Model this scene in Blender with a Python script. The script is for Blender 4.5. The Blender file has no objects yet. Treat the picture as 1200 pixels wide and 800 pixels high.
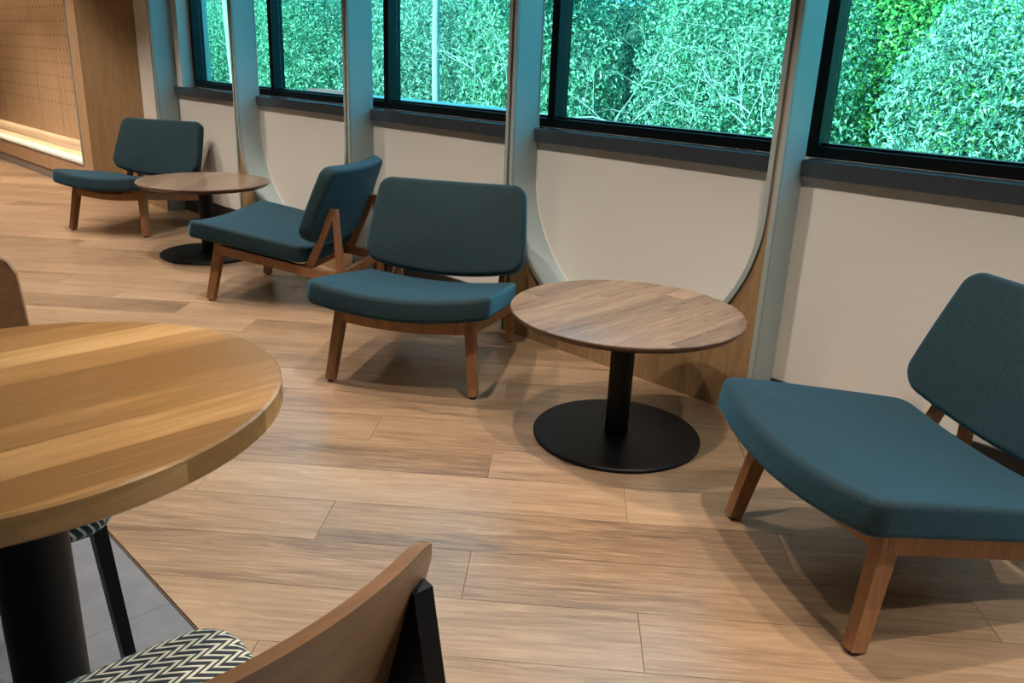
import bpy, bmesh, math, random
from mathutils import Vector, Matrix
random.seed(7)
scene = bpy.context.scene
C = scene.collection
PI = math.pi
R = math.radians

# ------------------------------------------------------------------ camera
pitch, roll, yaw, focal_px, cam_h = 0.3281, 0.0426, 0.7784, 963.5, 1.25
fw = Vector((-math.sin(yaw) * math.cos(pitch), math.cos(yaw) * math.cos(pitch), -math.sin(pitch)))
rt = Vector((math.cos(yaw), math.sin(yaw), 0))
up = rt.cross(fw)
rt2 = rt * math.cos(roll) + up * math.sin(roll)
up2 = -rt * math.sin(roll) + up * math.cos(roll)
cam = bpy.data.cameras.new('camera')
cam.sensor_width = 36
cam.lens = focal_px * 36 / 1200
cam.clip_start = 0.02
co = bpy.data.objects.new('camera', cam)
C.objects.link(co)
co.matrix_world = Matrix(((rt2.x, up2.x, -fw.x, 0), (rt2.y, up2.y, -fw.y, 0), (rt2.z, up2.z, -fw.z, cam_h), (0, 0, 0, 1)))
scene.camera = co

# ------------------------------------------------------------------ light
scene.view_settings.view_transform = 'Standard'
scene.view_settings.look = 'None'
scene.view_settings.exposure = 0.0
scene.view_settings.gamma = 1
w = bpy.data.worlds.new('sky')
scene.world = w
w.use_nodes = True
w.node_tree.nodes['Background'].inputs[0].default_value = (0.25, 0.60, 0.95, 1)
w.node_tree.nodes['Background'].inputs[1].default_value = 3.3

sun = bpy.data.lights.new('sun', 'SUN')
sun.energy = 27
sun.angle = R(0.6)
sun.color = (1, 0.97, 0.9)
so = bpy.data.objects.new('sun', sun)
so.rotation_euler = (R(48), 0, R(-12))     # high behind the building, over the hillside
C.objects.link(so)

CEIL = 2.9
SPOT_W = 158
LIGHT_COL = (1.0, 0.89, 0.79)

def spot_light(x, y, energy=SPOT_W, tx=0.0, ty=0.0, size=R(86), blend=0.55, rad=0.012, col=LIGHT_COL):
    l = bpy.data.lights.new('downlight_lamp', 'SPOT')
    l.energy = energy
    l.color = col
    l.spot_size = size
    l.spot_blend = blend
    l.shadow_soft_size = rad
    o = bpy.data.objects.new('downlight_lamp', l)
    o.location = (x, y, CEIL - 0.06)
    o.rotation_euler = Vector((tx, ty, -1)).to_track_quat('-Z', 'Y').to_euler()
    C.objects.link(o)

# ------------------------------------------------------------------ materials
def new_mat(name):
    m = bpy.data.materials.new(name)
    m.use_nodes = True
    return m, m.node_tree, m.node_tree.nodes['Principled BSDF']

def rgb(h):
    h = h.lstrip('#')
    c = [int(h[i:i + 2], 16) / 255 for i in (0, 2, 4)]
    return tuple((x / 12.92 if x <= .04045 else ((x + .055) / 1.055) ** 2.4) for x in c) + (1,)

def plain(name, col, rough=0.5, metal=0.0, noise=0.0, bump=0.0, scale=40, spec=0.5):
    m, t, p = new_mat(name)
    p.inputs['Base Color'].default_value = col
    p.inputs['Roughness'].default_value = rough
    p.inputs['Metallic'].default_value = metal
    p.inputs['Specular IOR Level'].default_value = spec
    if noise or bump:
        tc = t.nodes.new('ShaderNodeTexCoord')
        n = t.nodes.new('ShaderNodeTexNoise')
        n.inputs['Scale'].default_value = scale
        n.inputs['Detail'].default_value = 5
        t.links.new(tc.outputs['Object'], n.inputs['Vector'])
        if noise:
            mx = t.nodes.new('ShaderNodeMix'); mx.data_type = 'RGBA'
            mx.inputs['A'].default_value = tuple(c * (1 - noise) for c in col[:3]) + (1,)
            mx.inputs['B'].default_value = tuple(min(1, c * (1 + noise)) for c in col[:3]) + (1,)
            t.links.new(n.outputs['Fac'], mx.inputs['Factor'])
            t.links.new(mx.outputs['Result'], p.inputs['Base Color'])
        if bump:
            b = t.nodes.new('ShaderNodeBump')
            b.inputs['Strength'].default_value = bump
            b.inputs['Distance'].default_value = 0.002
            t.links.new(n.outputs['Fac'], b.inputs['Height'])
            t.links.new(b.outputs['Normal'], p.inputs['Normal'])
    return m

def wood(name, dark, mid, light, axis='X', grain=1.0, rough=0.42, strips=0.0, strip_axis='Y', per_object=False,
         bump=0.12, cathedral=0.35, strip_off=0.0, rotz=0.0, spec=0.4, fleck=0.0, strip_amt=0.5, strip_len=3.0):
    """Long-grained timber; the grain runs along one axis of the object."""
    m, t, p = new_mat(name)
    N, L = t.nodes.new, t.links.new
    tc = N('ShaderNodeTexCoord')
    mp = N('ShaderNodeMapping')
    mp.inputs['Rotation'].default_value = (0, 0, rotz)
    L(tc.outputs['Object'], mp.inputs['Vector'])
    vec = mp.outputs['Vector']
    if per_object:
        oi = N('ShaderNodeObjectInfo')
        mu = N('ShaderNodeMath'); mu.operation = 'MULTIPLY'; mu.inputs[1].default_value = 61.7
        L(oi.outputs['Random'], mu.inputs[0])
        cb = N('ShaderNodeCombineXYZ')
        for k in range(3): L(mu.outputs[0], cb.inputs[k])
        ad = N('ShaderNodeVectorMath'); ad.operation = 'ADD'
        L(vec, ad.inputs[0]); L(cb.outputs[0], ad.inputs[1])
        vec2 = ad.outputs[0]
    else:
        vec2 = vec
    strip_val = None
    if strips:
        sx = N('ShaderNodeSeparateXYZ'); L(vec, sx.inputs[0])
        dv = N('ShaderNodeMath'); dv.operation = 'MULTIPLY_ADD'
        dv.inputs[1].default_value = 1 / strips; dv.inputs[2].default_value = 50.37 + strip_off
        L(sx.outputs[strip_axis], dv.inputs[0])
        fl = N('ShaderNodeMath'); fl.operation = 'FLOOR'; L(dv.outputs[0], fl.inputs[0])
        la = {'X': 'Y', 'Y': 'X', 'Z': 'X'}[strip_axis]
        w1 = N('ShaderNodeTexWhiteNoise'); w1.noise_dimensions = '1D'; L(fl.outputs[0], w1.inputs['W'])
        d2 = N('ShaderNodeMath'); d2.operation = 'MULTIPLY_ADD'; d2.inputs[1].default_value = 1 / strip_len
        L(sx.outputs[la], d2.inputs[0])
        m2 = N('ShaderNodeMath'); m2.operation = 'MULTIPLY'; m2.inputs[1].default_value = 7.0
        L(w1.outputs['Value'], m2.inputs[0]); L(m2.outputs[0], d2.inputs[2])
        f2 = N('ShaderNodeMath'); f2.operation = 'FLOOR'; L(d2.outputs[0], f2.inputs[0])
        cc = N('ShaderNodeCombineXYZ'); L(fl.outputs[0], cc.inputs[0]); L(f2.outputs[0], cc.inputs[1])
        wn = N('ShaderNodeTexWhiteNoise'); wn.noise_dimensions = '3D'; L(cc.outputs[0], wn.inputs['Vector'])
        strip_val = wn.outputs['Value']
        ad = N('ShaderNodeVectorMath'); ad.operation = 'MULTIPLY_ADD'
        ad.inputs[1].default_value = (9, 9, 9)
        L(wn.outputs['Color'], ad.inputs[0]); L(vec2, ad.inputs[2])
        vec2 = ad.outputs[0]
    sc = {'X': (5.5, 70, 70), 'Y': (70, 5.5, 70), 'Z': (70, 70, 5.5)}[axis]
    m1 = N('ShaderNodeMapping'); m1.inputs['Scale'].default_value = tuple(s * grain for s in sc)
    L(vec2, m1.inputs['Vector'])
    n1 = N('ShaderNodeTexNoise'); n1.inputs['Scale'].default_value = 1; n1.inputs['Detail'].default_value = 7
    n1.inputs['Roughness'].default_value = 0.62
    n1.inputs['Distortion'].default_value = 0.25
    L(m1.outputs[0], n1.inputs['Vector'])
    sc2 = {'X': (0.8, 9, 9), 'Y': (9, 0.8, 9), 'Z': (9, 9, 0.8)}[axis]
    m2_ = N('ShaderNodeMapping'); m2_.inputs['Scale'].default_value = tuple(s * grain for s in sc2)
    L(vec2, m2_.inputs['Vector'])
    n2 = N('ShaderNodeTexNoise'); n2.inputs['Scale'].default_value = 1.0; n2.inputs['Detail'].default_value = 3
    n2.inputs['Distortion'].default_value = 0.6
    L(m2_.outputs[0], n2.inputs['Vector'])
    # cathedral rings from the broad noise
    rr = N('ShaderNodeMath'); rr.operation = 'MULTIPLY'; rr.inputs[1].default_value = 16.0
    L(n2.outputs['Fac'], rr.inputs[0])
    fr = N('ShaderNodeMath'); fr.operation = 'PINGPONG'; fr.inputs[1].default_value = 0.5
    L(rr.outputs[0], fr.inputs[0])
    a1 = N('ShaderNodeMath'); a1.operation = 'MULTIPLY_ADD'; a1.inputs[1].default_value = cathedral
    L(fr.outputs[0], a1.inputs[0]); L(n1.outputs['Fac'], a1.inputs[2])
    a2 = N('ShaderNodeMath'); a2.operation = 'MULTIPLY_ADD'; a2.inputs[1].default_value = 0.7; 
    L(n2.outputs['Fac'], a2.inputs[0]); L(a1.outputs[0], a2.inputs[2])
    last = a2.outputs[0]
    if strip_val is not None:
        a3 = N('ShaderNodeMath'); a3.operation = 'MULTIPLY_ADD'; a3.inputs[1].default_value = strip_amt
        L(strip_val, a3.inputs[0]); L(last, a3.inputs[2]); last = a3.outputs[0]
        off = strip_amt / 2
    else: off = 0
    if per_object:
        a4 = N('ShaderNodeMath'); a4.operation = 'MULTIPLY_ADD'; a4.inputs[1].default_value = 0.38
        L(oi.outputs['Random'], a4.inputs[0]); L(last, a4.inputs[2]); last = a4.outputs[0]
        off += 0.19
    mr = N('ShaderNodeMapRange')
    mid_v = 0.5 + cathedral * 0.25 + 0.35 + off
    mr.inputs['From Min'].default_value = mid_v - 0.42
    mr.inputs['From Max'].default_value = mid_v + 0.42
    L(last, mr.inputs['Value'])
    cr = N('ShaderNodeValToRGB')
    cr.color_ramp.elements[0].color = dark; cr.color_ramp.elements[1].color = light
    e = cr.color_ramp.elements.new(0.5); e.color = mid
    L(mr.outputs[0], cr.inputs['Fac'])
    col = cr.outputs['Color']
    if fleck:
        m3 = N('ShaderNodeMapping'); m3.inputs['Scale'].default_value = {'X': (9, 190, 190), 'Y': (190, 9, 190), 'Z': (190, 190, 9)}[axis]
        L(vec2, m3.inputs['Vector'])
        n3 = N('ShaderNodeTexNoise'); n3.inputs['Scale'].default_value = 1; n3.inputs['Detail'].default_value = 2
        L(m3.outputs[0], n3.inputs['Vector'])
        r3 = N('ShaderNodeMapRange'); r3.inputs['From Min'].default_value = 0.56; r3.inputs['From Max'].default_value = 0.74
        r3.inputs['To Max'].default_value = fleck
        L(n3.outputs['Fac'], r3.inputs['Value'])
        mx = N('ShaderNodeMix'); mx.data_type = 'RGBA'
        mx.inputs['B'].default_value = tuple(min(1, c * 1.5 + .06) for c in light[:3]) + (1,)
        L(r3.outputs[0], mx.inputs['Factor']); L(col, mx.inputs['A'])
        col = mx.outputs['Result']
    L(col, p.inputs['Base Color'])
    p.inputs['Roughness'].default_value = rough
    p.inputs['Specular IOR Level'].default_value = spec
    b = N('ShaderNodeBump'); b.inputs['Strength'].default_value = bump; b.inputs['Distance'].default_value = 0.0015
    L(n1.outputs['Fac'], b.inputs['Height']); L(b.outputs['Normal'], p.inputs['Normal'])
    return m

def fabric(name, dark, light, scale=900):
    m, t, p = new_mat(name)
    N, L = t.nodes.new, t.links.new
    tc = N('ShaderNodeTexCoord')
    n = N('ShaderNodeTexNoise'); n.inputs['Scale'].default_value = scale * .45; n.inputs['Detail'].default_value = 3
    L(tc.outputs['Object'], n.inputs['Vector'])
    v = N('ShaderNodeTexVoronoi'); v.inputs['Scale'].default_value = scale * .5
    L(tc.outputs['Object'], v.inputs['Vector'])
    mr = N('ShaderNodeMapRange'); mr.inputs['From Min'].default_value = .35; mr.inputs['From Max'].default_value = .68
    L(n.outputs['Fac'], mr.inputs['Value'])
    mx = N('ShaderNodeMix'); mx.data_type = 'RGBA'
    mx.inputs['A'].default_value = dark; mx.inputs['B'].default_value = light
    L(mr.outputs[0], mx.inputs['Factor'])
    L(mx.outputs['Result'], p.inputs['Base Color'])
    p.inputs['Roughness'].default_value = 0.85
    p.inputs['Specular IOR Level'].default_value = 0.25
    p.inputs['Sheen Weight'].default_value = 0.5
    p.inputs['Sheen Roughness'].default_value = 0.45
    p.inputs['Sheen Tint'].default_value = (0.10, 0.46, 0.72, 1)  # blue tint puts the windows' daylight sheen into the cloth colour
    b = N('ShaderNodeBump'); b.inputs['Strength'].default_value = 0.5; b.inputs['Distance'].default_value = 0.0012
    L(v.outputs['Distance'], b.inputs['Height']); L(b.outputs['Normal'], p.inputs['Normal'])
    return m

M = {}
M['floor'] = wood('oak_plank', rgb('#644e3b'), rgb('#95785c'), rgb('#af9275'), 'X', grain=0.95, rough=0.30, per_object=True,
                  cathedral=0.22, bump=0.08, spec=0.62, fleck=0.25)
M['panel'] = wood('oak_veneer', rgb('#6f5539'), rgb('#8d6f4c'), rgb('#a1835c'), 'Z', grain=2.2, rough=0.5, cathedral=0.12, per_object=True, fleck=0.15)
M['niche'] = wood('light_oak_veneer', rgb('#a38260'), rgb('#ba9874'), rgb('#c9a984'), 'Z', grain=1.6, rough=0.5, cathedral=0.1, per_object=True)
M['frame'] = wood('walnut_stained_beech', rgb('#6c492d'), rgb('#8f6340'), rgb('#a57650'), 'Z', grain=1.3, rough=0.4, cathedral=0.15)
M['table'] = wood('walnut_laminate', rgb('#5f4a3b'), rgb('#856953'), rgb('#9f836a'), 'Y', grain=0.9, rough=0.2, strips=0.085,
                  strip_axis='X', cathedral=0.3, strip_amt=0.34, strip_len=0.9, spec=0.8)
M['table_edge'] = plain('dark_walnut_edge', rgb('#4a2f20'), 0.35, noise=.2, scale=60)
M['oak_top'] = wood('solid_oak_staves', rgb('#8a6236'), rgb('#ac7f4c'), rgb('#cba06a'), 'Y', grain=0.8, rough=0.28, strips=0.082,
                    strip_axis='X', cathedral=0.18, strip_amt=1.0, strip_len=40, strip_off=.3, spec=0.5, fleck=.1)
M['ply'] = wood('bent_beech_plywood', rgb('#6e4a2f'), rgb('#8c6241'), rgb('#a37a55'), 'X', grain=0.8, rough=0.38, cathedral=0.12)
M['black'] = plain('black_powder_coat', (0.004, 0.004, 0.0045, 1), 0.45, bump=.1, scale=500, spec=.2)
M['glide'] = plain('black_glide', (0.01, 0.01, 0.01, 1), 0.6)
M['fabric'] = fabric('teal_wool', rgb('#0b171a'), rgb('#283a3c'))
M['wallp'] = plain('cream_wallcovering', rgb('#cbc5bb'), 0.8, noise=.03, bump=.25, scale=220)
M['grey_paint'] = plain('grey_green_paint', rgb('#9dabaa'), 0.38, noise=.02, scale=8)
M['trim'] = plain('brushed_grey_trim', rgb('#8f9690'), 0.45)
M['reveal_dark'] = plain('dark_reveal', rgb('#2c2a26'), 0.6)
M['sill'] = plain('charcoal_stone_sill', rgb('#34383d'), 0.24, noise=.12, scale=60, spec=.9)
M['frame_black'] = plain('black_aluminium', (0.004, 0.005, 0.006, 1), 0.4, spec=.25)
M['baseboard'] = plain('black_vinyl_base', (0.012, 0.011, 0.010, 1), 0.5)
M['skirting'] = plain('grey_skirting', rgb('#8c8177'), 0.5)
M['ceiling'] = plain('white_ceiling', (0.5, 0.49, 0.47, 1), 0.9)
M['white'] = plain('white_laminate', rgb('#dcd3c4'), 0.5)
M['tile'] = plain('grey_stone_tile', rgb('#6e6e71'), 0.45, noise=.35, bump=.2, scale=14)
M['underfloor'] = plain('brown_subfloor', rgb('#54402e'), 0.9)
M['lamp'], t_, p_ = new_mat('downlight_glow')
p_.inputs['Emission Color'].default_value = (1, .85, .68, 1); p_.inputs['Emission Strength'].default_value = 12
M['led'], t_, p_ = new_mat('led_glow')
p_.inputs['Emission Color'].default_value = (1, .72, .42, 1); p_.inputs['Emission Strength'].default_value = 3

# glass: tinted, thin
m = bpy.data.materials.new('tinted_glass'); m.use_nodes = True; t = m.node_tree; t.nodes.clear()
o_ = t.nodes.new('ShaderNodeOutputMaterial'); mx = t.nodes.new('ShaderNodeMixShader')
tr = t.nodes.new('ShaderNodeBsdfTransparent'); tr.inputs[0].default_value = (0.50, 0.96, 0.94, 1)
gl = t.nodes.new('ShaderNodeBsdfGlossy'); gl.inputs['Roughness'].default_value = 0.02
lw = t.nodes.new('ShaderNodeLayerWeight'); lw.inputs[0].default_value = 0.5
pw = t.nodes.new('ShaderNodeMath'); pw.operation = 'POWER'; pw.inputs[1].default_value = 5
fz = t.nodes.new('ShaderNodeMath'); fz.operation = 'MULTIPLY_ADD'; fz.inputs[1].default_value = 0.6; fz.inputs[2].default_value = 0.03
t.links.new(lw.outputs['Facing'], pw.inputs[0]); t.links.new(pw.outputs[0], fz.inputs[0])
t.links.new(fz.outputs[0], mx.inputs[0]); t.links.new(tr.outputs[0], mx.inputs[1]); t.links.new(gl.outputs[0], mx.inputs[2])
t.links.new(mx.outputs[0], o_.inputs[0]); M['glass'] = m

# perforated panel: rows of small drilled holes
m = M['niche'].copy(); m.name = 'perforated_oak'; M['perf'] = m; t = m.node_tree; p = t.nodes['Principled BSDF']
N, L = t.nodes.new, t.links.new
geo = N('ShaderNodeNewGeometry'); sx = N('ShaderNodeSeparateXYZ'); L(geo.outputs['Position'], sx.inputs[0])
def fract_c(out, scale, off):
    a = N('ShaderNodeMath'); a.operation = 'MULTIPLY_ADD'; a.inputs[1].default_value = 1 / scale; a.inputs[2].default_value = 200 - off / scale
    L(out, a.inputs[0]); b = N('ShaderNodeMath'); b.operation = 'FRACT'; L(a.outputs[0], b.inputs[0])
    c_ = N('ShaderNodeMath'); c_.operation = 'SUBTRACT'; c_.inputs[1].default_value = 0.5; L(b.outputs[0], c_.inputs[0])
    d = N('ShaderNodeMath'); d.operation = 'MULTIPLY'; d.inputs[1].default_value = scale; L(c_.outputs[0], d.inputs[0])
    return d.outputs[0]
fx = fract_c(sx.outputs['X'], 0.107, 0); fz_ = fract_c(sx.outputs['Z'], 0.1275, 0.675 - 0.06375)
cb = N('ShaderNodeCombineXYZ'); L(fx, cb.inputs[0]); L(fz_, cb.inputs[1])
ln = N('ShaderNodeVectorMath'); ln.operation = 'LENGTH'; L(cb.outputs[0], ln.inputs[0])
lt = N('ShaderNodeMath'); lt.operation = 'LESS_THAN'; lt.inputs[1].default_value = 0.011; L(ln.outputs['Value'], lt.inputs[0])
gz = N('ShaderNodeMath'); gz.operation = 'GREATER_THAN'; gz.inputs[1].default_value = 0.60; L(sx.outputs['Z'], gz.inputs[0])
ml = N('ShaderNodeMath'); ml.operation = 'MULTIPLY'; L(lt.outputs[0], ml.inputs[0]); L(gz.outputs[0], ml.inputs[1])
src = p.inputs['Base Color'].links[0].from_socket
mx = N('ShaderNodeMix'); mx.data_type = 'RGBA'; mx.inputs['B'].default_value = rgb('#4a2f18')
L(ml.outputs[0], mx.inputs['Factor']); L(src, mx.inputs['A']); L(mx.outputs['Result'], p.inputs['Base Color'])

# zigzag upholstery
m, t, p = new_mat('zigzag_upholstery'); M['zigzag'] = m
N, L = t.nodes.new, t.links.new
tc = N('ShaderNodeTexCoord'); mp = N('ShaderNodeMapping'); mp.inputs['Rotation'].default_value = (0, 0, R(90)); L(tc.outputs['Object'], mp.inputs[0])
sx = N('ShaderNodeSeparateXYZ'); L(mp.outputs[0], sx.inputs[0])
def mth(op, a, b=None, c=None):
    n = N('ShaderNodeMath'); n.operation = op
    for i, v in enumerate((a, b, c)):
        if v is None: continue
        if isinstance(v, (int, float)): n.inputs[i].default_value = v
        else: L(v, n.inputs[i])
    return n.outputs[0]
z_h = mth('MULTIPLY', sx.outputs['Z'], 0.8)
u = mth('MULTIPLY_ADD', sx.outputs['X'], 1 / 0.0300, 100)
vv = mth('MULTIPLY_ADD', mth('ADD', sx.outputs['Y'], z_h), 1 / 0.0195, 100)
f_ = mth('FRACT', u); SK = 0.62
rise = mth('LESS_THAN', f_, SK)
tri = mth('MINIMUM', mth('DIVIDE', f_, SK), mth('DIVIDE', mth('SUBTRACT', 1.0, f_), 1 - SK))
fv = mth('FRACT', mth('SUBTRACT', vv, mth('MULTIPLY', tri, 1.35)))
d1 = mth('MINIMUM', fv, mth('SUBTRACT', 1.0, fv))
line = mth('LESS_THAN', d1, mth('MULTIPLY_ADD', rise, -0.13, 0.29))
mx = N('ShaderNodeMix'); mx.data_type = 'RGBA'
mx.inputs['A'].default_value = (0.004, 0.005, 0.010, 1); mx.inputs['B'].default_value = rgb('#c9c2a8')
L(line, mx.inputs['Factor']); L(mx.outputs['Result'], p.inputs['Base Color'])
p.inputs['Roughness'].default_value = 0.75; p.inputs['Sheen Weight'].default_value = 0.2
nz = N('ShaderNodeTexNoise'); nz.inputs['Scale'].default_value = 900; L(tc.outputs['Object'], nz.inputs['Vector'])
b = N('ShaderNodeBump'); b.inputs['Strength'].default_value = .3; b.inputs['Distance'].default_value = .001
L(nz.outputs['Fac'], b.inputs['Height']); L(b.outputs['Normal'], p.inputs['Normal'])

# leaves / bark / ground
def leaf_mat(name, c1, c2, c3):
    m, t, p = new_mat(name); N, L = t.nodes.new, t.links.new
    g = N('ShaderNodeNewGeometry'); cr = N('ShaderNodeValToRGB')
    cr.color_ramp.elements[0].color = c1; cr.color_ramp.elements[1].color = c3
    e = cr.color_ramp.elements.new(.55); e.color = c2
    L(g.outputs['Random Per Island'], cr.inputs[0]); L(cr.outputs[0], p.inputs['Base Color'])
    p.inputs['Roughness'].default_value = 0.35; p.inputs['Specular IOR Level'].default_value = 0.7
    tl = N('ShaderNodeBsdfTranslucent'); L(cr.outputs[0], tl.inputs[0])
    ms = N('ShaderNodeMixShader'); ms.inputs[0].default_value = 0.3
    L(p.outputs[0], ms.inputs[1]); L(tl.outputs[0], ms.inputs[2]); L(ms.outputs[0], t.nodes['Material Output'].inputs[0])
    return m
M['leaf'] = leaf_mat('shrub_leaf', rgb('#2e5c44'), rgb('#7aa584'), rgb('#cbdcc0'))
M['leaf2'] = leaf_mat('grey_green_leaf', rgb('#37604f'), rgb('#93b09a'), rgb('#e2e4d4'))
M['leaf3'] = leaf_mat('bright_leaf', rgb('#2c6c3a'), rgb('#62a355'), rgb('#b9d27c'))
M['bark'] = plain('pale_bark', rgb('#aaa29a'), 0.8, noise=.25, scale=20)
M['soil'] = plain('mossy_soil', rgb('#27382a'), 0.95, noise=.5, scale=3)
M['blue_cap'] = plain('blue_grey_coping', rgb('#3f6078'), 0.5)
M['red_cap'] = plain('faded_red_coping', rgb('#803c3c'), 0.6)

# ------------------------------------------------------------------ helpers
def link(name, me, mat=None, parent=None):
    o = bpy.data.objects.new(name, me)
    C.objects.link(o)
    if mat is not None and len(me.materials) == 0: me.materials.append(mat)
    if parent: o.parent = parent
    return o

def finish(bm, name, mat, parent=None, smooth=False, bevel=0.0, seg=2):
    if bevel:
        bmesh.ops.bevel(bm, geom=[e for e in bm.edges if e.is_manifold and e.calc_face_angle(0) > 0.5], offset=bevel, segments=seg, affect='EDGES', profile=0.5)
    bmesh.ops.recalc_face_normals(bm, faces=bm.faces)
    me = bpy.data.meshes.new(name)
    bm.to_mesh(me); bm.free()
    if smooth:
        for f in me.polygons: f.use_smooth = True
        if smooth == 'auto': me.set_sharp_from_angle(angle=R(38))
    return link(name, me, mat, parent)

def box_bm(bm, lo, hi, mat=None):
    vs = []
    for x in (lo[0], hi[0]):
        for y in (lo[1], hi[1]):
            for z in (lo[2], hi[2]):
                v = Vector((x, y, z))
                vs.append(bm.verts.new(mat @ v if mat else v))
    for f in ((0, 1, 3, 2), (4, 6, 7, 5), (0, 4, 5, 1), (2, 3, 7, 6), (0, 2, 6, 4), (1, 5, 7, 3)):
        bm.faces.new([vs[i] for i in f])
    return vs

def box(name, lo, hi, mat, parent=None, bevel=0.0, **k):
    bm = bmesh.new(); box_bm(bm, lo, hi)
    return finish(bm, name, mat, parent, bevel=bevel, **k)

def prism_y(name, pts, y0, y1, mat, parent=None, bevel=0.0):
    """Polygon in XZ, extruded along Y."""
    bm = bmesh.new()
    a = [bm.verts.new((x, y0, z)) for x, z in pts]; b = [bm.verts.new((x, y1, z)) for x, z in pts]
    bm.faces.new(a); bm.faces.new(b[::-1])
    for i in range(len(pts)):
        j = (i + 1) % len(pts); bm.faces.new((a[i], a[j], b[j], b[i]))
    bmesh.ops.triangulate(bm, faces=[f for f in bm.faces if len(f.verts) > 4])
    return finish(bm, name, mat, parent, bevel=bevel)

def beam(bm, p0, p1, w0, d0, w1=None, d1=None, ref=Vector((1, 0, 0)), mid=None):
    """Tapered rectangular bar between two points; w along ref, d across."""
    p0, p1 = Vector(p0), Vector(p1)
    w1 = w0 if w1 is None else w1; d1 = d0 if d1 is None else d1
    ax = (p1 - p0).normalized()
    a = (ref - ax * ref.dot(ax)).normalized(); b_ = ax.cross(a)
    ring = []
    for p, w_, d_ in ((p0, w0, d0), (p1, w1, d1)):
        ring.append([bm.verts.new(p + a * (sx * w_ / 2) + b_ * (sy * d_ / 2)) for sx, sy in ((-1, -1), (1, -1), (1, 1), (-1, 1))])
    bm.faces.new(ring[0][::-1]); bm.faces.new(ring[1])
    for i in range(4):
        j = (i + 1) % 4; bm.faces.new((ring[0][i], ring[0][j], ring[1][j], ring[1][i]))

def beam_obj(name, p0, p1, w0, d0, mat, parent, w1=None, d1=None, ref=Vector((1, 0, 0)), bevel=0.003):
    bm = bmesh.new(); beam(bm, p0, p1, w0, d0, w1, d1, ref)
    return finish(bm, name, mat, parent, bevel=bevel)

def lathe(name, prof, mat, parent=None, n=96, sy=1.0, smooth='auto', mats=None):
    """prof = list of (r, z) from the bottom axis outwards to the top axis."""
    bm = bmesh.new(); rings = []
    for r, z in prof:
        if r < 1e-6: rings.append([bm.verts.new((0, 0, z))])
        else: rings.append([bm.verts.new((r * math.cos(2 * PI * i / n), sy * r * math.sin(2 * PI * i / n), z)) for i in range(n)])
    for a, b_ in zip(rings[:-1], rings[1:]):
        for i in range(n):
            j = (i + 1) % n
            if len(a) == 1: bm.faces.new((a[0], b_[i], b_[j]))
            elif len(b_) == 1: bm.faces.new((a[i], a[j], b_[0]))
            else: bm.faces.new((a[i], a[j], b_[j], b_[i]))
    return finish(bm, name, mat, parent, smooth=smooth)

def thing(name, label, cat, loc, rz=0.0, group=None):
    o = bpy.data.objects.new(name, None); C.objects.link(o)
    o.empty_display_size = 0.1
    o.location = loc; o.rotation_euler = (0, 0, rz)
    o['label'] = label; o['category'] = cat
    if group: o['group'] = group
    return o

def tag(o, label, cat, group=None, kind=None):
    o['label'] = label; o['category'] = cat
    if group: o['group'] = group
    if kind: o['kind'] = kind
    return o

def structure(o):
    o['kind'] = 'structure'; return o

def copy_tree(o, parent=None):
    c = o.copy(); C.objects.link(c); c.parent = parent
    for ch in list(o.children): copy_tree(ch, c)
    return c

# ------------------------------------------------------------------ the room shell
YB, YW, YG = 2.707, 2.86, 2.955      # panel face, wall face, window frame face
XL, XR_, YN = -13.0, 2.6, -4.5
structure(box('ceiling', (XL, YN, CEIL), (XR_, 3.1, CEIL + .15), M['ceiling']))
structure(box('wall_front', (XL, YN - .15, -.05), (XR_, YN, CEIL), M['wallp']))
structure(box('wall_right', (XR_, YN - .15, -.05), (XR_ + .15, 3.1, CEIL), M['wallp']))
structure(box('wall_end', (XL - .15, YN - .15, -.05), (XL, 3.1, CEIL), M['wallp']))

# back wall: low wall under the windows, header over them, solid pier at the far end
bm = bmesh.new()
PIER = -6.505
box_bm(bm, (PIER, YW, -.05), (XR_, YG, 0.900))
box_bm(bm, (PIER, YG, -.05), (XR_, 3.10, 0.9615))
box_bm(bm, (XL, YW, -.05), (PIER, 3.10, CEIL))
box_bm(bm, (PIER, YW, 2.55), (XR_, 3.10, CEIL))
wall_back = structure(finish(bm, 'wall_back', M['wallp']))

XR = [-6.600, -5.317, -4.010, -2.707, -1.387, -0.070, 1.245]      # right-hand edges of the fins
FW = 0.052
XLF = [x - FW for x in XR]
TT = 0.0185                                                        # trim thickness
def u_path(x0, x1, zc=0.778, n=40, half=None):
    cx = (x0 + x1) / 2; r = (x1 - x0) / 2
    pts = [(x0, CEIL)] + [(cx - r * math.cos(PI * i / n), zc - r * math.sin(PI * i / n)) for i in range(n + 1)] + [(x1, CEIL)]
    return pts
def offset_u(x0, x1, d, zc=0.778): return u_path(x0 - d, x1 + d, zc)

def u_liner(name, x0, x1, y0, y1, th, mat, parent):
    a = u_path(x0, x1); b_ = offset_u(x0, x1, th)
    bm = bmesh.new()
    V = [[bm.verts.new((p[0], y, p[1])) for p in P_] for P_, y in ((a, y0), (a, y1), (b_, y1), (b_, y0))]
    for k in range(4):
        A, B = V[k], V[(k + 1) % 4]
        for i in range(len(a) - 1): bm.faces.new((A[i], A[i + 1], B[i + 1], B[i]))
    o = finish(bm, name, mat, parent, smooth='auto')
    return o

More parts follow.
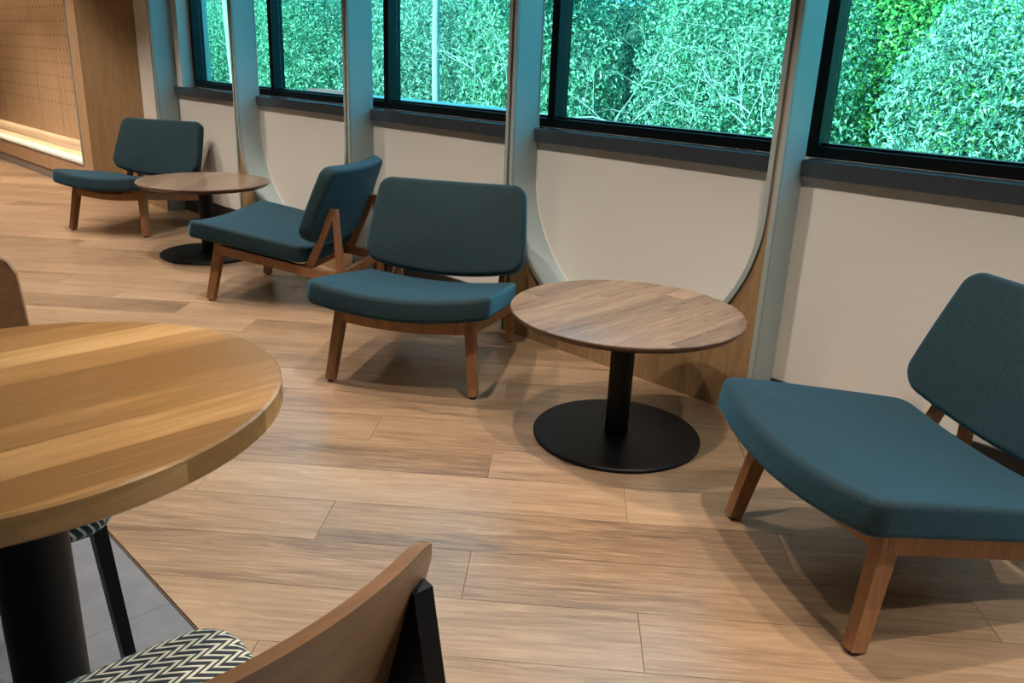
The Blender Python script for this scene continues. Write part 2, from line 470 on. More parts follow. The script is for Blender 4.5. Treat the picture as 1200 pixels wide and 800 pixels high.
for j in range(-1, 6):
    u_bay = j % 2 == 1          # bays 1, 3 (and the far one) have the round-bottomed opening
    if j == -1:
        x0, x1 = -7.915, XLF[0]
    else:
        x0, x1 = XR[j], XLF[j + 1]
    if u_bay:   # noqa
        # veneered board with the U cut out of it
        xo0, xo1 = x0 - 0.030, x1 + 0.030
        pts_in = [q for q in offset_u(x0, x1, TT + .004)[1:-1] if not (j == -1 and q[0] < -7.30)]
        bm = bmesh.new()
        def quad_prism(q4):
            va = [bm.verts.new((x, YB, z)) for x, z in q4]; vb = [bm.verts.new((x, YB + .02, z)) for x, z in q4]
            bm.faces.new(va); bm.faces.new(vb[::-1])
            for i in range(4): bm.faces.new((va[i], va[(i + 1) % 4], vb[(i + 1) % 4], vb[i]))
        for q0, q1 in zip(pts_in[:-1], pts_in[1:]):
            quad_prism([(q0[0], 0), (q1[0], 0), q1, q0])
        quad_prism([(pts_in[-1][0], 0), (xo1, 0), (xo1, CEIL), (pts_in[-1][0], CEIL)])
        if j >= 0: quad_prism([(xo0, 0), (pts_in[0][0], 0), (pts_in[0][0], CEIL), (xo0, CEIL)])
        finish(bm, 'wood_panel', M['panel'], wall_back)
        if j >= 0:
            u_liner('arch_reveal', x0, x1, YB + .004, YW - .001, TT, M['grey_paint'], wall_back)
            u_liner('arch_edge_trim', x0, x1, YB - .010, YB + .004, TT, M['trim'], wall_back)
            u_liner('highlight_strip', x0 + .004, x1 - .004, YW - .004, YW - .0005, .004, M['white'], wall_back)  # thin white strip standing in for the highlight along the arch's back edge
        else:
            box('straight_edge_trim', (x1, YB - .010, 0.30), (x1 + TT, YW - .001, CEIL), M['trim'], wall_back)
    else:
        for xa, xb in ((x0 - TT, x0), (x1, x1 + TT)):
            box('straight_reveal', (xa, YB + .004, 0), (xb, YW - .001, CEIL), M['grey_paint'], wall_back)
            box('straight_edge_trim', (xa, YB - .010, 0), (xb, YB + .004, CEIL), M['trim'], wall_back)
for j in range(6):              # dark core of every fin behind the trims
    box('fin_core', (XLF[j] + TT + .001, YB + .022, 0.0), (XR[j] - TT - .001, YW - .002, CEIL), M['reveal_dark'], wall_back)

# baseboards of the straight bays
for k, j in enumerate((0, 2, 4)):
    structure(box('baseboard_%d' % (k + 1), (XR[j] + .001, YW - .014, 0), (XLF[j + 1] - .001, YW, 0.122), M['baseboard']))

# windows: each bay has its own sill; frames carry mullions and panes
MU = [-6.60, -5.325, -4.035, -2.742, -1.436, -0.135, 1.17]
for j in range(6):
    wdw = bpy.data.objects.new('window_%d' % (j + 1), None); C.objects.link(wdw); structure(wdw)
    x0, x1 = MU[j] if j else PIER - .03, MU[j + 1] if j < 6 else XR_
    if j == 0: x0 = PIER + .002
    box('bottom_rail', (x0, YG, 0.962), (x1, YG + .085, 1.002), M['frame_black'], wdw, bevel=.002)
    box('glazing_bead', (x0, YG + .03, 1.002), (x1, YG + .085, 1.012), M['frame_black'], wdw)
    box('top_rail', (x0, YG, 2.50), (x1, YG + .085, 2.548), M['frame_black'], wdw)
    mx0 = MU[j] if j else PIER + .002
    box('mullion', (mx0, YG, 1.002), (mx0 + .045, YG + .085, 2.50), M['frame_black'], wdw, bevel=.002)
    box('pane', (mx0 + .046, YG + .055, 1.013), (x1 - .001, YG + .061, 2.499), M['glass'], wdw)
    sx0, sx1 = (XR[j] + .001, XLF[j + 1] - .001)
    bm = bmesh.new(); box_bm(bm, (sx0, 2.836, 0.902), (sx1, YG - .0005, 0.960))
    finish(bm, 'window_sill', M['sill'], wdw, bevel=.003)

# ------------------------------------------------------------------ lit niche at the far left
YF = 2.52
wl = bpy.data.objects.new('wall_left', None); C.objects.link(wl); structure(wl)
NX = -7.873
box('skirting', (XL, YF + .008, 0), (-7.66, YF + .03, .083), M['skirting'], wl)
box('apron', (XL, YF, .0835), (NX - .001, YF + .03, .224), M['niche'], wl)
box('frame_post', (NX, YF, .0835), (-7.657, YF + .03, CEIL), M['niche'], wl)
box('metal_edge', (NX - .022, YF - .006, .236), (NX - .001, YF + .05, CEIL), M['trim'], wl)
box('metal_edge', (XL, YF - .006, .225), (NX - .001, YF + .05, .236), M['trim'], wl)
box('pale_ledge', (XL, YF + .051, .20), (NX - .03, YF + .17, .232), M['white'], wl)
box('shelf', (XL, YF + .171, .20), (NX - .03, 2.84, .228), M['niche'], wl)
box('light_cove', (XL, 2.845, .20), (NX - .03, 2.857, .60), M['white'], wl)
bm = bmesh.new()          # splayed side panel closing the niche back to the window wall
p0, p1 = Vector((-7.657, YF, 0)), Vector((-7.31, 2.857, 0))
d = (p1 - p0).normalized(); n = Vector((d.y, -d.x, 0))
vs = []
for z in (0, CEIL):
    vs.append([bm.verts.new(q + Vector((0, 0, z))) for q in (p0, p1, p1 - n * .02, p0 - n * .02)])
bm.faces.new(vs[0][::-1]); bm.faces.new(vs[1])
for i in range(4): bm.faces.new((vs[0][i], vs[0][(i + 1) % 4], vs[1][(i + 1) % 4], vs[1][i]))
finish(bm, 'side_panel', M['panel'], wl)
px = NX - .03
k = 0
while px > XL + .1:        # perforated boards, each a separate piece
    bw = .655
    box('perforated_board', (max(px - bw + .009, XL + .01), 2.80, .352), (px, 2.818, CEIL), M['perf'], wl, bevel=.001, seg=1)
    px -= bw
box('led_strip', (XL, 2.822, .353), (NX - .04, 2.838, .362), M['led'], wl)
for xx in (-8.6, -9.8, -11.0, -12.2):
    l = bpy.data.lights.new('cove_lamp', 'AREA'); l.shape = 'RECTANGLE'; l.size = 1.15; l.size_y = .02; l.energy = 1.0; l.color = (1, .74, .48)
    o = bpy.data.objects.new('cove_lamp', l); o.location = (xx, 2.82, .345); C.objects.link(o)
    o.rotation_euler = (R(-25), 0, 0)
    spot_light(xx, 2.62, 110, 0, .05, R(110), .8, .03, (1, .80, .58))

# ------------------------------------------------------------------ floor: planks and tiles
PA = 0.718
UX, VX = Vector((math.cos(PA), math.sin(PA))), Vector((-math.sin(PA), math.cos(PA)))
PW, PLn, PO = 0.2072, 1.287, 1.9006
YT = 0.620                                    # line where the planks stop and the stone tiles begin
floor = structure(box('floor', (XL, YN, -.12), (XR_, 2.86, -.0065), M['underfloor']))
def clip(poly, nx, ny, c):
    """keep nx*x+ny*y <= c"""
    out = []
    for i in range(len(poly)):
        a, b_ = poly[i], poly[(i + 1) % len(poly)]
        da, db = nx * a[0] + ny * a[1] - c, nx * b_[0] + ny * b_[1] - c
        if da <= 0: out.append(a)
        if da * db < 0:
            s = da / (da - db); out.append((a[0] + (b_[0] - a[0]) * s, a[1] + (b_[1] - a[1]) * s))
    return out
plank_count = 0
G = 0.0007
for row in range(-40, 42):
    for k in range(-12, 8):
        u0 = -0.630 + 0.43 * ((row + 1) % 3) + k * PLn
        v1 = PO - row * PW; v0 = v1 - PW          # row lies between these seams
        q = [(u0 + G, v0 + G), (u0 + PLn - G, v0 + G), (u0 + PLn - G, v1 - G), (u0 + G, v1 - G)]
        P_ = [(UX.x * a + VX.x * b_, UX.y * a + VX.y * b_) for a, b_ in q]
        for cl in ((0, 1, 2.8585), (0, -1, -YT - .004), (-1, 0, 12.0), (1, 0, 1.2)):
            if P_: P_ = clip(P_, *cl)
        if len(P_) < 3: continue
        cx = sum(a for a, _ in P_) / len(P_); cy = sum(b_ for _, b_ in P_) / len(P_)
        ar = 0.5 * abs(sum(P_[i][0] * P_[(i + 1) % len(P_)][1] - P_[(i + 1) % len(P_)][0] * P_[i][1] for i in range(len(P_))))
        if ar < 2e-4: continue
        Rm = Matrix.Rotation(-PA, 3, 'Z')
        loc = [Rm @ Vector((a - cx, b_ - cy, 0)) for a, b_ in P_]
        bm = bmesh.new()
        lo = [bm.verts.new((p.x, p.y, -.006)) for p in loc]
        md = [bm.verts.new((p.x, p.y, -.0008)) for p in loc]
        hi = [bm.verts.new((p.x, p.y, 0)) for p in loc]
        bm.faces.new(hi)
        for A, B in ((lo, md), (md, hi)):
            for i in range(len(loc)):
                jn = (i + 1) % len(loc); bm.faces.new((A[i], A[jn], B[jn], B[i]))
        o = finish(bm, 'plank', M['floor'], floor)
        o.location = (cx, cy, 0); o.rotation_euler = (0, 0, PA)
        plank_count += 1
box('edge_strip', (-9.5, YT - .0030, -.006), (1.2, YT + .0010, .0003), M['underfloor'], floor)
for i in range(-9, 3):
    for jt in range(0, 3):
        box('tile', (i * .61 + .12 + .0005, YT - .004 - (jt + 1) * .61 + .0005, -.006), ((i + 1) * .61 + .12 - .0005, YT - .004 - jt * .61 - .0005, 0), M['tile'], floor)

# ------------------------------------------------------------------ ceiling downlights
fixtures = [(x + .02, 1.58, SPOT_W) for x in [-0.76 - 1.0 * i for i in range(-2, 10)]]
fixtures += [(x, -0.7, 28) for x in (-8.2, -6.2, -4.2, -2.2, -0.2, 1.8)]
dl = None
ordn = ['first', 'second', 'third', 'fourth', 'fifth', 'sixth', 'seventh', 'eighth', 'ninth', 'tenth', 'eleventh', 'twelfth', 'thirteenth', 'fourteenth', 'fifteenth']
for q, (x, y, e) in enumerate(fixtures):
    lab = ('round recessed downlight, %s from the right in the row along the windows' % ordn[q]) if q < 12 else \
          ('round recessed downlight, %s from the far end in the row away from the windows' % ordn[q - 12])
    if dl is None:
        dl = thing('downlight', 'small round recessed ceiling downlight with a white rim', 'ceiling light', (x, y, CEIL - .001), group='recessed downlights in the ceiling')
        lathe('rim', [(.052, 0), (.052, -.006), (.038, -.006), (.038, 0)], M['white'], dl, n=24)
        lathe('lens', [(0, -.002), (.037, -.002), (.037, 0)], M['lamp'], dl, n=24)
    else:
        c = copy_tree(dl); c.location = (x, y, CEIL - .001)
    (dl if q == 0 else c)['label'] = lab
    spot_light(x, y, e) if y > 1 else spot_light(x, y, e, size=R(130), blend=.9)

# ------------------------------------------------------------------ cushions
def cushion(name, outline, th, r, deform, mat, parent, piping=None):
    """outline(inset) -> list of plan points; rounded rim of radius r; deform(x, y, z) places it."""
    bm = bmesh.new(); rings = []
    prof = []
    ns = 6
    for i in range(ns + 1):
        a = -PI / 2 + PI / 2 * i / ns
        prof.append((r * (1 - math.cos(a)), -th / 2 + r + r * math.sin(a)))
    for i in range(ns + 1):
        a = PI / 2 * i / ns
        prof.append((r * (1 - math.cos(a)), th / 2 - r + r * math.sin(a)))
    for ins, z in prof:
        rings.append([bm.verts.new(deform(x, y, z)) for x, y in outline(ins)])
    n = len(rings[0])
    def cap(ring_ins, z, base):
        o = outline(ring_ins); cx = sum(a for a, _ in o) / n; cy = sum(b_ for _, b_ in o) / n
        prev = base
        for s in (.92, .8, .64, .48, .32, .16):
            cur = [bm.verts.new(deform(cx + (a - cx) * s, cy + (b_ - cy) * s, z + (.010 * (1 - s * s) if z > 0 else 0))) for a, b_ in o]
            for i in range(n): bm.faces.new((prev[i], prev[(i + 1) % n], cur[(i + 1) % n], cur[i]))
            prev = cur
        c_ = bm.verts.new(deform(cx, cy, z + (.010 if z > 0 else 0)))
        for i in range(n): bm.faces.new((prev[i], prev[(i + 1) % n], c_))
    for a, b_ in zip(rings[:-1], rings[1:]):
        for i in range(n): bm.faces.new((a[i], a[(i + 1) % n], b_[(i + 1) % n], b_[i]))
    cap(prof[0][0], -th / 2, rings[0]); cap(prof[-1][0], th / 2, rings[-1])
    return finish(bm, name, mat, parent, smooth=True)

def rounded_poly(corners, radii, ins, n=6, bows=None, edge_n=8):
    """corner-rounded polygon (counter-clockwise), inset by ins; bows[i] pushes edge i outwards."""
    m = len(corners); P_ = [Vector(c_) for c_ in corners]
    lines = []
    for i in range(m):
        a, b_ = P_[i], P_[(i + 1) % m]; d_ = (b_ - a).normalized(); nrm = Vector((d_.y, -d_.x))
        lines.append((a - nrm * ins, d_, nrm))
    Q = []
    for i in range(m):
        (a, d1, _), (b_, d2, _) = lines[i - 1], lines[i]
        den = d1.x * d2.y - d1.y * d2.x
        s = ((b_.x - a.x) * d2.y - (b_.y - a.y) * d2.x) / den
        Q.append(a + d1 * s)
    segs = []
    for i in range(m):
        p, a, b_ = Q[i], Q[i - 1], Q[(i + 1) % m]
        r = max(radii[i] - ins, .004)
        d1 = (a - p).normalized(); d2 = (b_ - p).normalized()
        ang = d1.angle(d2); t_ = r / math.tan(ang / 2)
        cen = p + (d1 + d2).normalized() * (r / math.sin(ang / 2))
        s0 = p + d1 * t_; s1 = p + d2 * t_
        e0 = s0 - cen; e1 = s1 - cen; a0 = math.atan2(e0.y, e0.x); a1 = math.atan2(e1.y, e1.x)
        while a1 < a0 - 1e-9: a1 += 2 * PI
        segs.append([cen + Vector((math.cos(a0 + (a1 - a0) * k / n), math.sin(a0 + (a1 - a0) * k / n))) * r for k in range(n + 1)])
    out = []
    for i in range(m):
        out += segs[i]
        a, b_ = segs[i][-1], segs[(i + 1) % m][0]
        for k in range(1, edge_n): out.append(a.lerp(b_, k / edge_n))
    if bows:
        res = []
        for p in out:
            q = p.copy()
            for i in range(m):
                if not bows[i]: continue
                a, b_ = Q[i], Q[(i + 1) % m]; d_ = b_ - a; Ln = d_.length; d_.normalize(); nrm = Vector((d_.y, -d_.x))
                s = (p - a).dot(d_) / Ln; dist = abs((p - a).dot(nrm))
                w_ = max(0, 1 - dist / .25); s = min(max(s, 0), 1)
                q += nrm * (bows[i] * 4 * s * (1 - s) * w_)
            res.append(q)
        out = res
    return [(p.x, p.y) for p in out]

# ------------------------------------------------------------------ lounge chair (local: front -y, right +x)
def make_lounge():
    t = thing('lounge_chair', '', 'chair', (0, 0, 0), 0, 'low teal upholstered lounge chairs')
    # seat cushion
    z0, slope = 0.355, -0.150
    corners = [(-.365, -.062), (.365, -.062), (.342, .545), (-.342, .545)]
    def seat_out(ins): return rounded_poly(corners, [.034, .034, .05, .05], ins, bows=[.036, .004, 0.01, .004])
    def seat_def(x, y, z):
        zz = z0 + slope * (y + .05) + z + .030 * ((x / .34) ** 2) - .022
        zz -= max(0, -(y - .04)) ** 2 * .5
        return (x, y + z * .15, zz + .022)
    cushion('seat_cushion', seat_out, .088, .020, seat_def, M['fabric'], t)
    # backrest cushion: plan x, v (up the back), thickness w
    vdir = Vector((0, .352, .936)); ndir = Vector((0, -.936, .352))
    org = Vector((0, .530, .400))
    bc = [(-.368, -.008), (.368, -.008), (.332, .368), (-.332, .368)]
    def back_out(ins): return rounded_poly(bc, [.06, .06, .055, .055], ins, bows=[.040, .004, .006, .004])
    def back_def(x, v, w_):
        rec = .042 * (1 - (x / .36) ** 2)
        p = org + vdir * v + ndir * (w_ - .034 - rec) + Vector((x, 0, 0))
        return p
    cushion('back_cushion', back_out, .072, .020, back_def, M['fabric'], t)
    fm = M['frame']
    rz = lambda y: .262 + (-.085) * (y / .7)        # centre height of the side rails
    for s in (-1, 1):
        # front leg
        beam_obj('leg', (s * .297, .004, .008), (s * .262, .062, .318), .034, .040, fm, t, .040, .050)
        # rear leg
        beam_obj('leg', (s * .284, .722, .008), (s * .272, .712, rz(.72) + .015), .032, .036, fm, t, .036, .044)
        for p in ((s * .297, .004), (s * .284, .722)):
            g = lathe('foot_glide', [(0, 0), (.013, 0), (.013, .008), (0, .008)], M['glide'], t, n=16); g.location = (p[0], p[1], 0)
        beam_obj('side_rail', (s * .272, .045, rz(.04) + .016), (s * .278, .735, rz(.73)), .032, .048, fm, t)
        # inverted-V back support
        ap = (s * .262, .690, .520)
        beam_obj('back_strut', (s * .262, .545, rz(.55) + .008), ap, .026, .040, fm, t, .026, .030)
        beam_obj('back_strut', (s * .262, .722, rz(.72) + .008), (s * .262, .700, .524), .026, .036, fm, t, .026, .026)
    # curved front rail
    bm = bmesh.new(); n = 16; rings = []
    for i in range(n + 1):
        x = -.25 + .5 * i / n; sag = .030 * (1 - (x / .25) ** 2)
        zt = .300 - sag; zb = .247 - sag * .55
        rings.append([bm.verts.new((x, y, z)) for y, z in ((.028, zb), (.052, zb), (.052, zt), (.028, zt))])
    for a, b_ in zip(rings[:-1], rings[1:]):
        for i in range(4): bm.faces.new((a[i], a[(i + 1) % 4], b_[(i + 1) % 4], b_[i]))
    bm.faces.new(rings[0][::-1]); bm.faces.new(rings[-1])
    finish(bm, 'front_rail', fm, t)
    beam_obj('rear_stretcher', (-.256, .700, rz(.7) - .002), (.256, .700, rz(.7) - .002), .030, .045, fm, t, ref=Vector((0, 1, 0)))
    beam_obj('rear_stretcher', (-.252, .500, rz(.5) - .002), (.252, .500, rz(.5) - .002), .028, .036, fm, t, ref=Vector((0, 1, 0)))
    return t
lounge_spots = [
    (-5.977, 2.015, 30.6, 'teal lounge chair beside the wood-clad wall, furthest from the camera'),
    (-4.201, 2.083, -57.4, 'teal lounge chair turned sideways to the windows, its rear wooden struts showing'),
    (-2.431, 1.847, 32.8, 'teal lounge chair facing the camera, directly left of the nearer low table'),
    (-0.776, 1.841, -32.0, 'large teal lounge chair right of the nearer table, cut by the picture edge')]
proto = make_lounge()
for i, (x, y, a, lab) in enumerate(lounge_spots):
    o = proto if i == 0 else copy_tree(proto)
    o.location = (x, y, 0); o.rotation_euler = (0, 0, R(a)); o['label'] = lab

# ------------------------------------------------------------------ low round tables
def make_low_table():
    t = thing('low_table', '', 'table', (0, 0, 0), 0, 'low round lounge tables')
    h, r = .469, .396
    bm = bmesh.new()
    o = lathe('tabletop', [(0, h - .001), (.02, h - .0005), (r - .003, h), (r - .001, h - .0008), (r, h - .003), (r, h - .003)][::1], M['table'], t, n=128)
    bpy.data.objects.remove(o)
    bm.free()
    lathe('tabletop', [(0, h - .006), (r - .001, h - .006), (r, h - .003), (r - .0015, h), (0, h)], M['table'], t, n=128)
    lathe('tabletop_edge', [(0, h - .030), (r - .035, h - .030), (r - .012, h - .022), (r - .001, h - .010), (r - .001, h - .0065), (0, h - .0065)], M['table_edge'], t, n=128)
    lathe('pedestal', [(0, .018), (.041, .018), (.041, h - .036), (0, h - .036)], M['black'], t, n=48)
    lathe('mounting_plate', [(0, h - .0355), (.12, h - .0355), (.12, h - .0305), (0, h - .0305)], M['black'], t, n=32)
    lathe('base', [(0, 0), (.292, 0), (.296, .004), (.296, .012), (.292, .016), (.05, .0175), (0, .0175)], M['black'], t, n=96)
    return t
tb = make_low_table()
tb.location = (-1.610, 2.181, 0)
tb['label'] = 'nearer low round table with black disc base, between two teal lounge chairs'
tb2 = copy_tree(tb); tb2.location = (-5.013, 2.288, 0); tb2.rotation_euler = (0, 0, R(50))
tb2['label'] = 'far low round table beside the furthest teal lounge chair'

# ------------------------------------------------------------------ dining table in the foreground
dt = thing('dining_table', 'big oak-topped table on a thick black pedestal at the left front', 'table', (-1.335, .270, 0))
TH = .74
def rimprof(r0):
    out = [(0, TH - .042), (r0 - .004, TH - .042), (r0, TH - .038)]
    out += [(r0, TH - .0035), (r0 - .0035, TH), (0, TH)]
    return out
lathe('tabletop', rimprof(.372), M['oak_top'], dt, n=160, sy=.415 / .372)
ped = lathe('pedestal', [(0, .02), (.056, .02), (.056, TH - .056), (0, TH - .056)], M['black'], dt, n=64)
mp_ = lathe('mounting_plate', [(0, TH - .0555), (.17, TH - .0555), (.17, TH - .0425), (0, TH - .0425)], M['black'], dt, n=48)
bs = lathe('base', [(0, 0), (.195, 0), (.20, .004), (.20, .014), (.196, .019), (0, .0195)], M['black'], dt, n=64)
for o in (ped, mp_, bs): o.location = (.02, .0, 0)

# ------------------------------------------------------------------ dining chairs (local: front -y, right +x)
def make_dining():
    t = thing('dining_chair', '', 'chair', (0, 0, 0), 0, 'dining chairs with curved plywood backs')
    sc = [(-.235, -.275), (.235, -.275), (.205, .14), (-.205, .14)]
    def so_(ins): return rounded_poly(sc, [.06, .06, .07, .07], ins, bows=[.012, 0, 0.0, 0])
    cushion('seat_cushion', so_, .055, .024, lambda x, y, z: (x, y, .433 + z - .02 * (y + .2) * .5), M['zigzag'], t)
    # bent plywood back: a strip of an arc
    bm = bmesh.new(); n = 40; Rb = .50; half = R(27.8); rings = []
    zc, hh, cr = .725, .100, .035
    for i in range(n + 1):
        s = -1 + 2 * i / n
        a = s * half
        # end corners rounded
        e = (1 - abs(s)) * half * Rb
        hcut = hh if e > cr else hh - cr + math.sqrt(max(0, cr * cr - (cr - e) ** 2))
        ring = []
        for rr, zz in ((Rb - .007, -1), (Rb + .007, -1), (Rb + .007, 1), (Rb - .007, 1)):
            z = zc + zz * max(hcut, .02)
            lean = (z - .82) * .30
            ring.append(bm.verts.new((rr * math.sin(a), .262 - Rb + rr * math.cos(a) + lean, z)))
        rings.append(ring)
    for a, b_ in zip(rings[:-1], rings[1:]):
        for i in range(4): bm.faces.new((a[i], a[(i + 1) % 4], b_[(i + 1) % 4], b_[i]))
    bm.faces.new(rings[0][::-1]); bm.faces.new(rings[-1])
    finish(bm, 'backrest', M['ply'], t, smooth='auto')
    for s in (-1, 1):
        beam_obj('leg', (s * .232, -.225, 0), (s * .205, -.20, .400), .022, .026, M['black'], t, .026, .032)
        # rear leg: a flat bar that widens into a gusset under the backrest
        prof = [(.255, 0), (.290, 0), (.260, .40), (.244, .64), (.216, .770), (.203, .772), (.164, .640), (.132, .45), (.195, .36)]
        bm = bmesh.new()
        va = [bm.verts.new((s * .203, y, z)) for y, z in prof]; vb = [bm.verts.new((s * .226, y, z)) for y, z in prof]
        for i in range(len(prof)):
            k_ = (i + 1) % len(prof); bm.faces.new((va[i], va[k_], vb[k_], vb[i]))
        for v_ in (va, vb):
            for q4 in ((0, 1, 2, 8), (8, 2, 3, 7), (7, 3, 6), (6, 3, 4, 5)): bm.faces.new([v_[i] for i in q4])
        finish(bm, 'leg', M['black'], t)
        beam_obj('seat_rail', (s * .195, -.20, .388), (s * .205, .165, .388), .022, .028, M['black'], t)
    beam_obj('front_rail', (-.19, -.20, .388), (.19, -.20, .388), .022, .028, M['black'], t, ref=Vector((0, 1, 0)))
    beam_obj('rear_rail', (-.21, .15, .388), (.21, .15, .388), .022, .028, M['black'], t, ref=Vector((0, 1, 0)))
    return t
dc = make_dining()
dc.location = (-.735, .206, 0); dc.rotation_euler = (0, 0, R(-90))
dc['label'] = 'dining chair at the bottom edge with zigzag seat, its curved wooden back nearest the camera'
dc2 = copy_tree(dc); dc2.location = (-1.700, .215, 0); dc2.rotation_euler = (0, 0, R(90))
dc2['label'] = 'dining chair on the far left side of the oak table, mostly hidden by the tabletop'

# ------------------------------------------------------------------ outside
bm = bmesh.new()
prof = [(3.2, -.6), (6.0, -.5), (8.0, -.2), (9.5, .4), (11.0, 1.6), (12.5, 2.3), (15, 2.4)]
gx = [-34 + 2 * i for i in range(21)]
grid = [[bm.verts.new((x, y + random.uniform(-.2, .2), z + random.uniform(-.12, .12))) for y, z in prof] for x in gx]
for i in range(len(gx) - 1):
    for k in range(len(prof) - 1): bm.faces.new((grid[i][k], grid[i + 1][k], grid[i + 1][k + 1], grid[i][k + 1]))
gnd = structure(finish(bm, 'ground', M['soil'], smooth=True))

def leaf_mesh(name, n, ext, mat, size=(.075, .034), seed=1, shell=.55):
    rnd = random.Random(seed); V, F = [], []
    for _ in range(n):
        while True:
            p = Vector((rnd.uniform(-1, 1), rnd.uniform(-1, 1), rnd.uniform(-1, 1)))
            if shell < (abs(p.x) ** 3 + abs(p.y) ** 3 + abs(p.z) ** 3) ** (1 / 3) < 1: break
        nrm = (Vector((p.x, p.y - .6, p.z + .5)).normalized() + Vector((rnd.gauss(0, .5), rnd.gauss(0, .5), rnd.gauss(0, .5)))).normalized()
        lump = 1 + .10 * math.sin(p.x * 7 + seed) * math.cos(p.z * 6 + seed * 2)
        c_ = Vector((p.x * ext[0] * lump, p.y * ext[1] * lump, p.z * ext[2] * lump + ext[2] * .9))
        tdir = nrm.cross(Vector((rnd.gauss(0, 1), rnd.gauss(0, 1), rnd.gauss(0, .6)))).normalized()
        s = tdir.cross(nrm)
        k = rnd.uniform(.7, 1.35); l_, w_ = size[0] * k, size[1] * k
        b0 = len(V)
        V += [c_ - tdir * l_ / 2, c_ + s * w_ - nrm * -.012, c_ + tdir * l_ / 2 - nrm * .01, c_ - s * w_ - nrm * -.012]
        F += [(b0, b0 + 1, b0 + 2), (b0, b0 + 2, b0 + 3)]
    me = bpy.data.meshes.new(name); me.from_pydata([tuple(v) for v in V], [], F); me.materials.append(mat)
    return me

def tube(bm, pts, rads, n=6):
    rings = []
    for i, p in enumerate(pts):
        d_ = (pts[min(i + 1, len(pts) - 1)] - pts[max(i - 1, 0)]).normalized()
        a = d_.orthogonal().normalized(); b_ = d_.cross(a)
        rings.append([bm.verts.new(p + (a * math.cos(2 * PI * k / n) + b_ * math.sin(2 * PI * k / n)) * rads[i]) for k in range(n)])
    for A, B in zip(rings[:-1], rings[1:]):
        for k in range(n): bm.faces.new((A[k], A[(k + 1) % n], B[(k + 1) % n], B[k]))

def twig_bm(rnd, count, spread, height, base_r=.014):
    bm = bmesh.new()
    def grow(p, d_, length, r0, depth):
        n = 8; pts = [p]; dd = d_.copy()
        for i in range(n):
            dd = (dd + Vector((rnd.gauss(0, .24), rnd.gauss(0, .12), rnd.gauss(0, .22)))).normalized()
            pts.append(pts[-1] + dd * length / n)
            if depth and i > 1 and rnd.random() < .6:
                sd = (dd + Vector((rnd.gauss(0, .9), rnd.gauss(0, .3), rnd.gauss(0, .7)))).normalized()
                grow(pts[-1], sd, length * rnd.uniform(.25, .5), r0 * .5, depth - 1)
        tube(bm, pts, [r0 * (1 - .7 * i / n) for i in range(n + 1)], 5)
    for _ in range(count):
        p = Vector((rnd.uniform(-spread, spread), rnd.uniform(-.2, .2), rnd.uniform(0, height * .2)))
        grow(p, Vector((rnd.gauss(0, .6), rnd.gauss(-.1, .2), rnd.uniform(.4, 1))).normalized(), height * rnd.uniform(.6, 1), base_r * rnd.uniform(.6, 1.2), 2)
    return bm

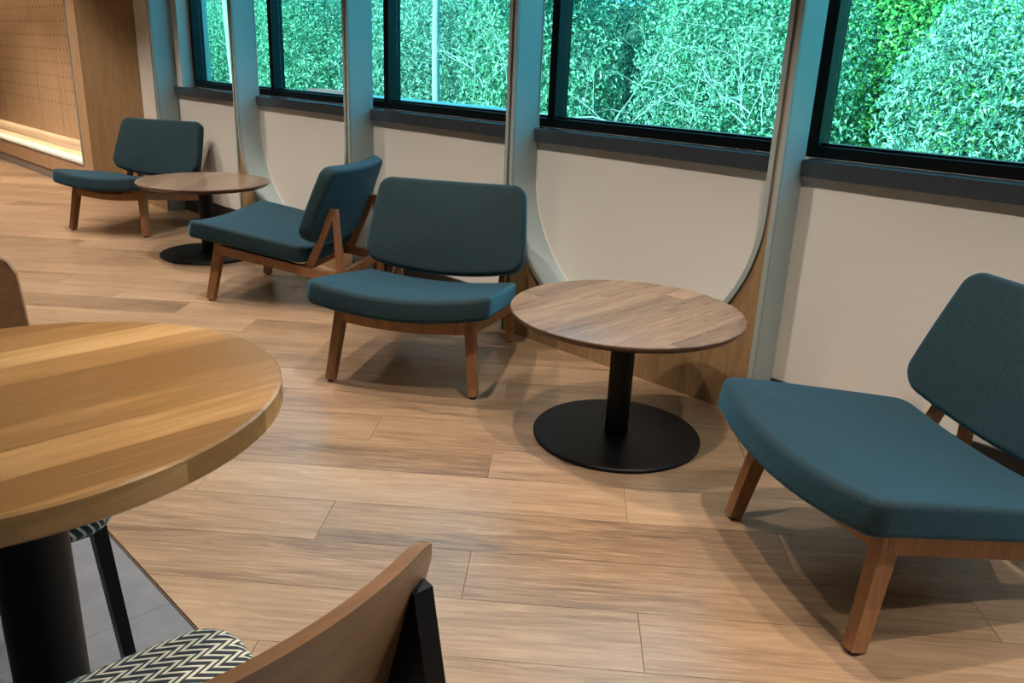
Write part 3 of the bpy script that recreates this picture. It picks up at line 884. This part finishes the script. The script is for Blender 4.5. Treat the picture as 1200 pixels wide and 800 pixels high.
protos = []
for k, (mt, sz) in enumerate(((M['leaf'], (.064, .012)), (M['leaf2'], (.064, .009)), (M['leaf3'], (.070, .016)), (M['leaf'], (.052, .010)))):
    protos.append(leaf_mesh('foliage', 24000, (1.22, .70, 1.75), mt, sz, seed=k + 3))
stem_me = twig_bm(random.Random(3), 4, .2, 1.1, .016)
stem_m = bpy.data.meshes.new('stems'); stem_me.to_mesh(stem_m); stem_me.free(); stem_m.materials.append(M['bark'])
rnd = random.Random(11)
n_b = 0
for rowk, (yy, zz, x_step, off, sc) in enumerate(((7.9, -1.05, 2.75, 0, 1.0), (9.55, -.35, 2.75, 1.35, 1.0), (11.2, .45, 2.75, .3, 1.0))):
    x = .8 + off
    while x > -24:
        root = thing('shrub', 'dense green leafy shrub on the slope outside the windows', 'shrub',
                     (x, yy + rnd.uniform(-.06, .06), zz + rnd.uniform(-.15, .15)), rnd.uniform(-.06, .06), 'shrubs on the slope outside')
        kind = rnd.choice((0, 1, 2, 3) if rowk < 2 else (0, 3, 1))
        tt = x * YG / yy; wi = 0
        for q_, m_ in enumerate(MU[::-1]):
            if tt >= m_: wi = q_; break
        else: wi = 6
        m0 = MU[::-1][min(wi, 6)]; fr_ = (tt - m0) / 1.3
        root['label'] = '%s shrub, %s slope, behind the %s of the %s window from right' % (
            ('dark-leaved', 'pale grey-green', 'yellow-green', 'fine-leaved')[kind], ('foot of', 'middle of', 'top of')[rowk],
            'left' if fr_ < .34 else ('middle' if fr_ < .67 else 'right'), ordn[min(wi, 6)])
        root.scale = (sc * rnd.uniform(.96, 1.02),) * 2 + (sc * rnd.uniform(.95, 1.1),)
        f = link('foliage', protos[kind], None, root); f['kind'] = 'stuff'
        link('stem', stem_m, None, root)
        x -= x_step * rnd.uniform(.98, 1.06); n_b += 1

def bare(x, y, z, count, spread, height, seed, label, br=.014):
    o = finish(twig_bm(random.Random(seed), count, spread, height, br), 'bare_bush', M['bark'], smooth=True)
    o.location = (x, y, z); tag(o, label, 'bush')
    return o
bare(-4.95, 6.35, .40, 10, .55, 1.7, 5, 'tangle of pale bare branches behind the left half of the second window from right', .007)
bare(-3.6, 6.35, .78, 8, .2, .8, 8, 'pale bare twigs behind the right half of the second window from the right', .006)
bare(-6.75, 6.3, .82, 6, .2, 1.0, 9, 'pale bare twigs right of the white sapling in the middle window', .006)

tr = thing('sapling', 'slim white-barked sapling standing upright behind the middle window', 'tree', (-7.60, 6.3, -.5))
bm = bmesh.new(); tube(bm, [Vector((.02 * math.sin(i * 1.3), 0, i * .55)) for i in range(9)], [.052 - .003 * i for i in range(9)], 10)
finish(bm, 'trunk', M['bark'], tr, smooth=True)
c_ = link('crown', protos[0], None, tr); c_.location = (0, 0, 3.4); c_.scale = (.6, .6, .5); c_['kind'] = 'stuff'
tr2 = thing('sapling', 'pale leaning trunk seen through the far left window', 'tree', (-12.9, 6.6, -.3))
bm = bmesh.new(); tube(bm, [Vector((-.06 * i, 0, i * .55)) for i in range(9)], [.10 - .007 * i for i in range(9)], 10)
finish(bm, 'trunk', M['bark'], tr2, smooth=True)
c_ = link('crown', protos[1], None, tr2); c_.location = (-.4, 0, 3.6); c_.scale = (.7, .7, .5); c_['kind'] = 'stuff'

rw = box('garden_wall', (-8.3, 5.6, -.6), (-5.6, 5.85, .815), M['blue_cap'], bevel=.01)
tag(rw, 'low blue-grey garden wall just above the sill of the middle window', 'wall')
rw = box('garden_wall', (-9.2, 5.6, -.6), (-8.4, 5.85, .835), M['red_cap'], bevel=.01)
tag(rw, 'faded red block low behind the second window from the left', 'wall')
print('planks', plank_count, 'shrubs', n_b)
